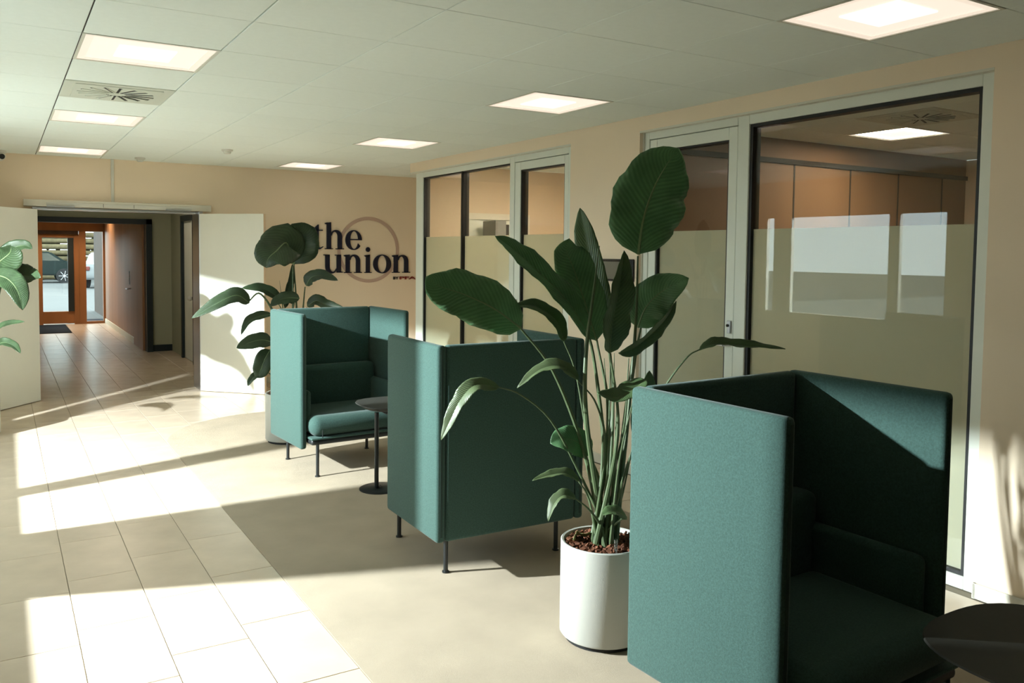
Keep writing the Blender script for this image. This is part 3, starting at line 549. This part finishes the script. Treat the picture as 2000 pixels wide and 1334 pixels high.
# ------------------------------------------------------------------ lettering on the end wall
sg = thing('wall_sign', 'wall lettering reading the union over a dusty pink ring', 'sign', (0, FY, 0))
RX = Matrix.Rotation(math.pi/2, 4, 'X')
def ell(cx, cy, rx, ry, a0, a1, n): return [(cx+rx*math.cos(a0+(a1-a0)*i/n), cy+ry*math.sin(a0+(a1-a0)*i/n)) for i in range(n+1)]
def strip(mb, A, B, closed=False, d=.02):
    q = len(A); fa = [mb.bm.verts.new((x, -d, y)) for x, y in A]; fb = [mb.bm.verts.new((x, -d, y)) for x, y in B]
    ba = [mb.bm.verts.new((x, 0, y)) for x, y in A]; bb = [mb.bm.verts.new((x, 0, y)) for x, y in B]
    R_ = range(q if closed else q-1)
    for i in R_:
        j = (i+1) % q
        for f in ((fa[i], fa[j], fb[j], fb[i]), (ba[i], ba[j], bb[j], bb[i]), (fa[i], fa[j], ba[j], ba[i]), (fb[i], fb[j], bb[j], bb[i])): mb.bm.faces.new(f)
    if not closed:
        mb.bm.faces.new((fa[0], fb[0], bb[0], ba[0])); mb.bm.faces.new((fa[-1], fb[-1], bb[-1], ba[-1]))
def letter(ch, x0, w, base, xh, asc=0):
    """modern serif: thick stems, hairline serifs; drawn in units of x height, then fitted to width w"""
    mb = MB(); P = []; st = .25; hs = .045
    def rect(a, b, c, d): P.append([(a, c), (b, c), (b, d), (a, d)])
    def arch(xl, xr):       # arch from left stem to right stem with thick shoulder
        o = [(xl, .70)]+ell((xl+xr)/2-.02, .66, (xr-xl)/2+.02, .36, math.pi*.80, 0, 14)+[(xr, 0)]
        i = [(xr-st, 0)]+[(xr-st, .62)]+ell((xl+xr-st)/2+.03, .66, (xr-st-xl)/2-.03, .26, 0, math.pi*.92, 10)
        P.append(o+i)
    if ch in 'nh':
        top = 1 if ch == 'n' else asc
        rect(.10, .10+st, 0, top); rect(0, .46, 0, hs); P.append([(0, top-.03), (0, top-.07), (.12, top-.12), (.12, top)]); P.append([(0, top-.045), (.10+st, top-.02), (.10+st, top+.02), (0, top-.03)])
        arch(.33, .98); rect(.62, 1.09, 0, hs); W = 1.09
    elif ch == 'u':
        rect(.08, .08+st, .3, 1); rect(-.02, .33, 1-hs, 1)
        o = [(.08, .34)]+ell(.43, .33, .35, .36, math.pi, math.pi*1.75, 12)+[(.76, .22)]; i = [(.76, .30)]+ell(.52, .34, .19, .27, math.pi*1.8, math.pi, 10)
        P.append(o+i); rect(.74, .74+st, .03, 1); rect(.64, .74+st, 1-hs, 1); P.append([(.74, .02), (1.10, .02), (1.10, .06), (.95, .09)]); W = 1.10
    elif ch == 'i':
        rect(.10, .10+st, 0, 1); rect(0, .46, 0, hs); P.append([(0, 1-.07), (.12, .88), (.10+st, .96), (.10+st, 1.02), (0, .97)]); P.append(ell(.225, 1.30, .135, .135, 0, 2*math.pi*23/24, 23)); W = .46
    elif ch == 'o':
        strip_o = (ell(.54, .5, .54, .53, 0, 2*math.pi*39/40, 39), ell(.54, .5, .27, .475, 0, 2*math.pi*39/40, 39)); W = 1.08
    elif ch == 'e':
        strip_o = (ell(.50, .5, .50, .53, .05, math.pi*1.80, 36), ell(.53, .5, .25, .475, .05, math.pi*1.88, 36)); rect(.26, .995, .50, .56); W = 1.0
    elif ch == 't':
        P.append([(.20, .24), (.20, 1.0), (.0, 1.0), (0, 1.03), (.16, 1.06), (.40, 1.28), (.46, 1.28), (.46, .24)]); rect(.0, .70, .96, 1.01)
        P.append([(.20, .26)]+ell(.46, .24, .26, .26, math.pi, math.pi*1.62, 9)+[(.74, .12), (.71, .15), (.60, .09), (.50, .08), (.46, .26)]); W = .74
    k = w/W
    if ch in 'oe':
        A, B = [[(x0+x*k, base+y*xh) for x, y in q] for q in strip_o]; strip(mb, A, B, closed=(ch == 'o'))
    for q in P: mb.prism([(x0+x*k, base+y*xh) for x, y in q], 0, .02, RX)
    return mb.build('letter', 'sign_navy', sg)
for ch, x0, x1, asc in (('t', 3.236, 3.391, 0), ('h', 3.41, 3.653, 1.40), ('e', 3.673, 3.889, 0)): letter(ch, x0, x1-x0, 1.599, .233, asc)
for ch, x0, x1 in (('u', 3.397, 3.640), ('n', 3.654, 3.890), ('i', 3.924, 4.020), ('o', 4.041, 4.286), ('n', 4.300, 4.552)): letter(ch, x0, x1-x0, 1.306, .226)
b = MB(); strip(b, ell(3.985, 1.597, .414, .414, 0, 2*math.pi*71/72, 71), ell(3.985, 1.597, .372, .372, 0, 2*math.pi*71/72, 71), True, .006); b.build('ring', 'sign_ring', sg)
def text(s, x0, x1, z0, z1, m, off):
    c = bpy.data.curves.new('lettering', 'FONT'); c.body = s; c.size = 1; c.extrude = .1; c.offset = off
    o = bpy.data.objects.new('lettering', c); COL.objects.link(o); bpy.context.view_layer.update()
    me = bpy.data.meshes.new_from_object(o.evaluated_get(bpy.context.evaluated_depsgraph_get())); bpy.data.objects.remove(o)
    X = [v.co.x for v in me.vertices]; Y = [v.co.y for v in me.vertices]; ax, bx_, ay, by_ = min(X), max(X), min(Y), max(Y)
    for v in me.vertices: v.co = Vector((x0+(v.co.x-ax)/(bx_-ax)*(x1-x0), -.008+.04*v.co.z, z0+(v.co.y-ay)/(by_-ay)*(z1-z0)))
    me.materials.clear(); return obj('lettering', me, m, sg)
text('BY', 4.318, 4.392, 1.220, 1.256, 'sign_black', .02); text('PFA', 4.408, 4.640, 1.220, 1.258, 'sign_red', .035)

# ------------------------------------------------------------------ high back booth chairs
def make_chair():
    t = empty('booth_chair')
    T, B_, F = 1.135, .187, 'teal_fabric'
    MB().box(-.376, .376, .258, .306, B_, T, bev=.018, seg=3).build('back_panel', F, t, True)
    for s in (-1, 1):
        x0, x1 = (.378, .426) if s > 0 else (-.426, -.378)
        p = MB().box(x0, x1, -.315, .31, B_, T, bev=.018, seg=3).build('side_panel', F, t, True)
        for ya in (.3085, -.3165): MB().box(x0+.018, x1-.018, ya, ya+.003, B_+.03, T-.02).build('seam', 'teal_piping', p)
        x0, x1 = (.325, .378) if s > 0 else (-.378, -.325)
        MB().box(x0, x1, -.275, .20, .34, .59, bev=.028, seg=4).build('arm_cushion', F, t, True)
    MB().box(-.37, .37, -.385, .27, .222, .262, bev=.016, seg=3).build('seat_frame', 'black_metal', t, True)
    MB().box(-.372, .372, -.392, .26, .258, .276, bev=.008, seg=2).build('seat_base', F, t, True)
    c = MB().box(-.368, .368, -.40, .17, .276, .420, bev=.064, seg=5).build('seat_cushion', F, t, True)
    MB().box(-.30, -.294, -.402, -.396, .275, .33, bev=.002, seg=1).build('zip_pull', 'black_metal', c)
    MB().box(-.37, .37, .135, .262, .34, .705, bev=.040, seg=4).build('back_cushion', F, t, True)
    for x, y in ((-.325, .205), (.325, .205), (-.325, -.375), (.325, -.375)):
        l = MB().cyl((x, y, .006), (x, y, .23), .0115, n=16).build('leg', 'black_metal', t, True)
        MB().cyl((x, y, 0), (x, y, .007), .018, n=18).build('foot', 'black_metal', l)
    return t
ch = make_chair(); G_ = 'green high back booth chairs'
A = tag(ch, 'teal high back booth chair farthest away, seat cushion facing us', 'booth chair', G_); A.location = (2.175, 5.955, .004); A.rotation_euler.z = math.radians(3.5)
B = tag(copy_tree(ch), 'teal high back booth chair in the middle with its dark back to us', 'booth chair', G_); B.location = (2.183, 3.775, .004); B.rotation_euler.z = math.radians(179)
Cc = tag(copy_tree(ch), 'largest teal high back booth chair, nearest at lower right', 'booth chair', G_); Cc.location = (2.232, 1.842, .004); Cc.rotation_euler.z = math.radians(2.2)

# ------------------------------------------------------------------ side tables
def side_table(label, base, top, R_, H_, col):
    t = thing('side_table', label, 'side table', (base[0], base[1], .004), group='small pedestal side tables')
    n = 48; tx, ty = top[0]-base[0], top[1]-base[1]
    mb = MB()
    def out(s, z): return [mb.bm.verts.new((tx+R_*s*(1+.045*math.cos(4*(a-.785)))*math.cos(a), ty+R_*s*(1+.045*math.cos(4*(a-.785)))*math.sin(a), z)) for a in [2*math.pi*i/n for i in range(n)]]
    rs = [out(.80, H_-.032), out(.97, H_-.010), out(1.0, H_-.005), out(.99, H_)]
    mb.bm.faces.new(rs[0]); mb.bm.faces.new(rs[-1])
    for a, b_ in zip(rs, rs[1:]):
        for i in range(n): mb.bm.faces.new((a[i], a[(i+1) % n], b_[(i+1) % n], b_[i]))
    mb.build('table_top', 'grey_tabletop', t, True)
    MB().lathe([(0, 0), (.135, 0), (.135, .006), (.12, .012), (0, .016)]).build('base_plate', 'black_metal', t, True)
    cx, cy = col[0]-base[0], col[1]-base[1]
    MB().tube(catmull([(0, 0, .014), (cx*.7, cy*.7, .022), (cx, cy, .06), (cx, cy, .3), (cx, cy, H_-.03)], 24), .0145, 12).build('column', 'black_metal', t, True)
    return t
side_table('dark round side table between two booths, higher of the pair', (2.135, 5.075), (2.265, 5.20), .235, .55, (2.10, 5.045))
side_table('dark side table tucked lower beneath its taller twin', (2.44, 5.26), (2.41, 5.13), .235, .50, (2.52, 5.17))
side_table('dark side table at lower right corner before the nearest booth', (2.52, 1.00), (2.34, 1.05), .31, .55, (2.55, 1.08))

# ------------------------------------------------------------------ plants
EYE = Vector((0, 0, 1.58))
def width_profile(s): 
    return (max(0, 1-(1-s/.34)**2))**.55 if s < .34 else max(0, 1-((s-.34)/.66)**2.3)**.8
def leaf_blade(parent, mid, w, roll, fold, wave, m, seed):
    rnd = random.Random(seed); n, k = 22, 5
    pts = catmull(mid, n); mb = MB(); uvl = mb.bm.loops.layers.uv.new('UVMap'); rows = []; ribs = []
    ph = rnd.uniform(0, 6)
    for i, p in enumerate(pts):
        s = i/n; t = (pts[min(i+1, n)]-pts[max(i-1, 0)]).normalized(); v = (p-EYE).normalized()
        sd = t.cross(v); sd = sd.normalized() if sd.length > .05 else Vector((1, 0, 0)); nr = sd.cross(t)
        if nr.dot(v) > 0: nr = -nr
        q = Matrix.Rotation(math.radians(roll), 3, t); sd = q @ sd; nr = q @ nr
        ww = w*width_profile(s)+.0012; row = []
        for j in range(-k, k+1):
            u = j/k; e = abs(u)
            rip = wave*.11*ww*e*e*(math.sin(17*s+ph+(1.9 if u > 0 else 0))+.5*math.sin(41*s+ph*2+u))
            edge = 1+.03*wave*e*(math.sin(23*s+ph+3*u)+.6*math.sin(61*s+2*ph-u))
            row.append((mb.bm.verts.new(p+sd*(u*ww*edge*math.cos(fold*e))+nr*(ww*(math.sin(fold)*e*1.1-.18*e*e)+rip)), s, u))
        rows.append(row); ribs.append(p-nr*.0005)
    for a, b_ in zip(rows, rows[1:]):
        for j in range(2*k):
            f = mb.bm.faces.new((a[j][0], a[j+1][0], b_[j+1][0], b_[j][0]))
            for lp, q in zip(f.loops, (a[j], a[j+1], b_[j+1], b_[j])): lp[uvl].uv = (q[1], q[2])
    o = mb.build('leaf', m, parent, True)
    so = o.modifiers.new('thickness', 'SOLIDIFY'); so.thickness = .0012
    kk = len(ribs); MB().tube(ribs, [max(.0011, w*.045*(1-i/kk)+.001) for i in range(kk)], 6).build('midrib', 'midrib', o, True)
    return o
def pot_plant(label, key_, c, r, h, mats, pot_label):
    t = thing('potted_plant', label, 'plant', (c[0], c[1], .004)); z0 = .02
    pot = MB().lathe([(0, z0), (r-.006, z0), (r, z0+.008), (r, h-.004), (r-.004, h), (r-.012, h-.002), (r-.014, h-.06), (0, h-.06)], n=64).build('pot', 'white_pot', t, True)
    if pot_label: pot['label'] = pot_label
    MB().cyl((0, 0, 0), (0, 0, z0), r*.88, n=40).build('plinth', 'pot_black', pot)
    MB().lathe([(r-.013, h-.03), (r*.5, h-.022), (0, h-.018)]).build('soil', 'pot_black', pot)
    rnd = random.Random(3); mb = MB()
    for i in range(520 if key_ == 'main' else 120):
        rr_, a = (r-.024)*math.sqrt(rnd.random()), rnd.uniform(0, 6.28); s = rnd.uniform(.005, .011)
        mb.box(-s, s*1.4, -s*.7, s*.7, -s*.45, s*.45, M=Matrix.Translation((rr_*math.cos(a), rr_*math.sin(a), h-.02+rnd.uniform(-.004, .012))) @ Euler((rnd.uniform(-.8, .8), rnd.uniform(-.8, .8), rnd.uniform(0, 6))).to_matrix().to_4x4())
    k = mb.build('bark_mulch', 'bark', pot); k['kind'] = 'stuff'
    if key_ == 'main':
        MB().cyl((-.045, -.135, h-.04), (-.045, -.135, h+.045), .008, n=14).build('water_gauge', 'acrylic', t, True)
        o = leaf_blade(t, [(1.985, 2.70, .414), (2.02, 2.725, .424), (2.06, 2.705, .422), (2.095, 2.715, .416)], .022, 72, .3, 1.5, MATS['dry_leaf'], 5); o.name = 'fallen_leaf'
        for q_ in (o, o.children[0]): q_.data.transform(Matrix.Translation((-c[0], -c[1], -.004)))
    L_, S_ = PLANTS[key_]; off = Vector((c[0], c[1], .004)); base = Vector((0, 0, h-.03))
    def loc(p): return Vector(p)-off
    for i, (pet, mid, w, roll, fold, wave) in enumerate(L_):
        a = 2.4*i; P = [loc(p) for p in pet]; P[0] = base+Vector((.05*math.cos(a), .05*math.sin(a), 0)); n = 18; q = catmull(P, n)
        r0_ = (.0125 if w > .05 else .0075)*(1.25 if key_ != 'main' else 1)
        st_ = MB().tube(q, [r0_*(1-.68*(j/n)**.8) for j in range(n+1)], 8).build('stem', 'stem', t, True)
        lf_ = MATS[mats[i % len(mats)]]
        # local copy of leaf in plant space
        old = t.location.copy(); o = leaf_blade(t, [Vector(p) for p in mid], w, roll, fold, wave, lf_, 11*i+len(key_))
        sh = -off
        o.data.transform(Matrix.Translation(sh)); o.children[0].data.transform(Matrix.Translation(sh))
    for i, (pts, r0_) in enumerate(S_):
        P = [loc(p) for p in pts]; a = 1.7*i+.8; P[0] = base+Vector((.04*math.cos(a), .04*math.sin(a), 0)); n = 20; q = catmull(P, n)
        MB().tube(q, [r0_*(1-.85*(j/n)**2) for j in range(n+1)], 8).build('stem', 'stem', t, True)
    return t
pot_plant('tall leafy plant in white pot behind the nearest booth', 'main', (2.105, 2.655), .175, .405, ['leaf_unlit', 'leaf_mid', 'leaf_unlit', 'leaf_unlit', 'leaf_mid', 'leaf_unlit', 'leaf_mid', 'leaf_unlit', 'leaf_mid', 'leaf_lit', 'leaf_lit', 'leaf_unlit', 'leaf_lit', 'leaf_lit', 'leaf_mid', 'leaf_mid', 'leaf_mid', 'leaf_mid'], 'round white pot with bark mulch')
pot_plant('leafy potted plant behind the farthest booth, below the sign', 'far', (2.015, 6.75), .175, .405, ['leaf_dimmed'], None)
pot_plant('leafy potted plant cut off by the left edge', 'left', (-.195, 8.1), .175, .405, ['leaf_dimmed'], None)
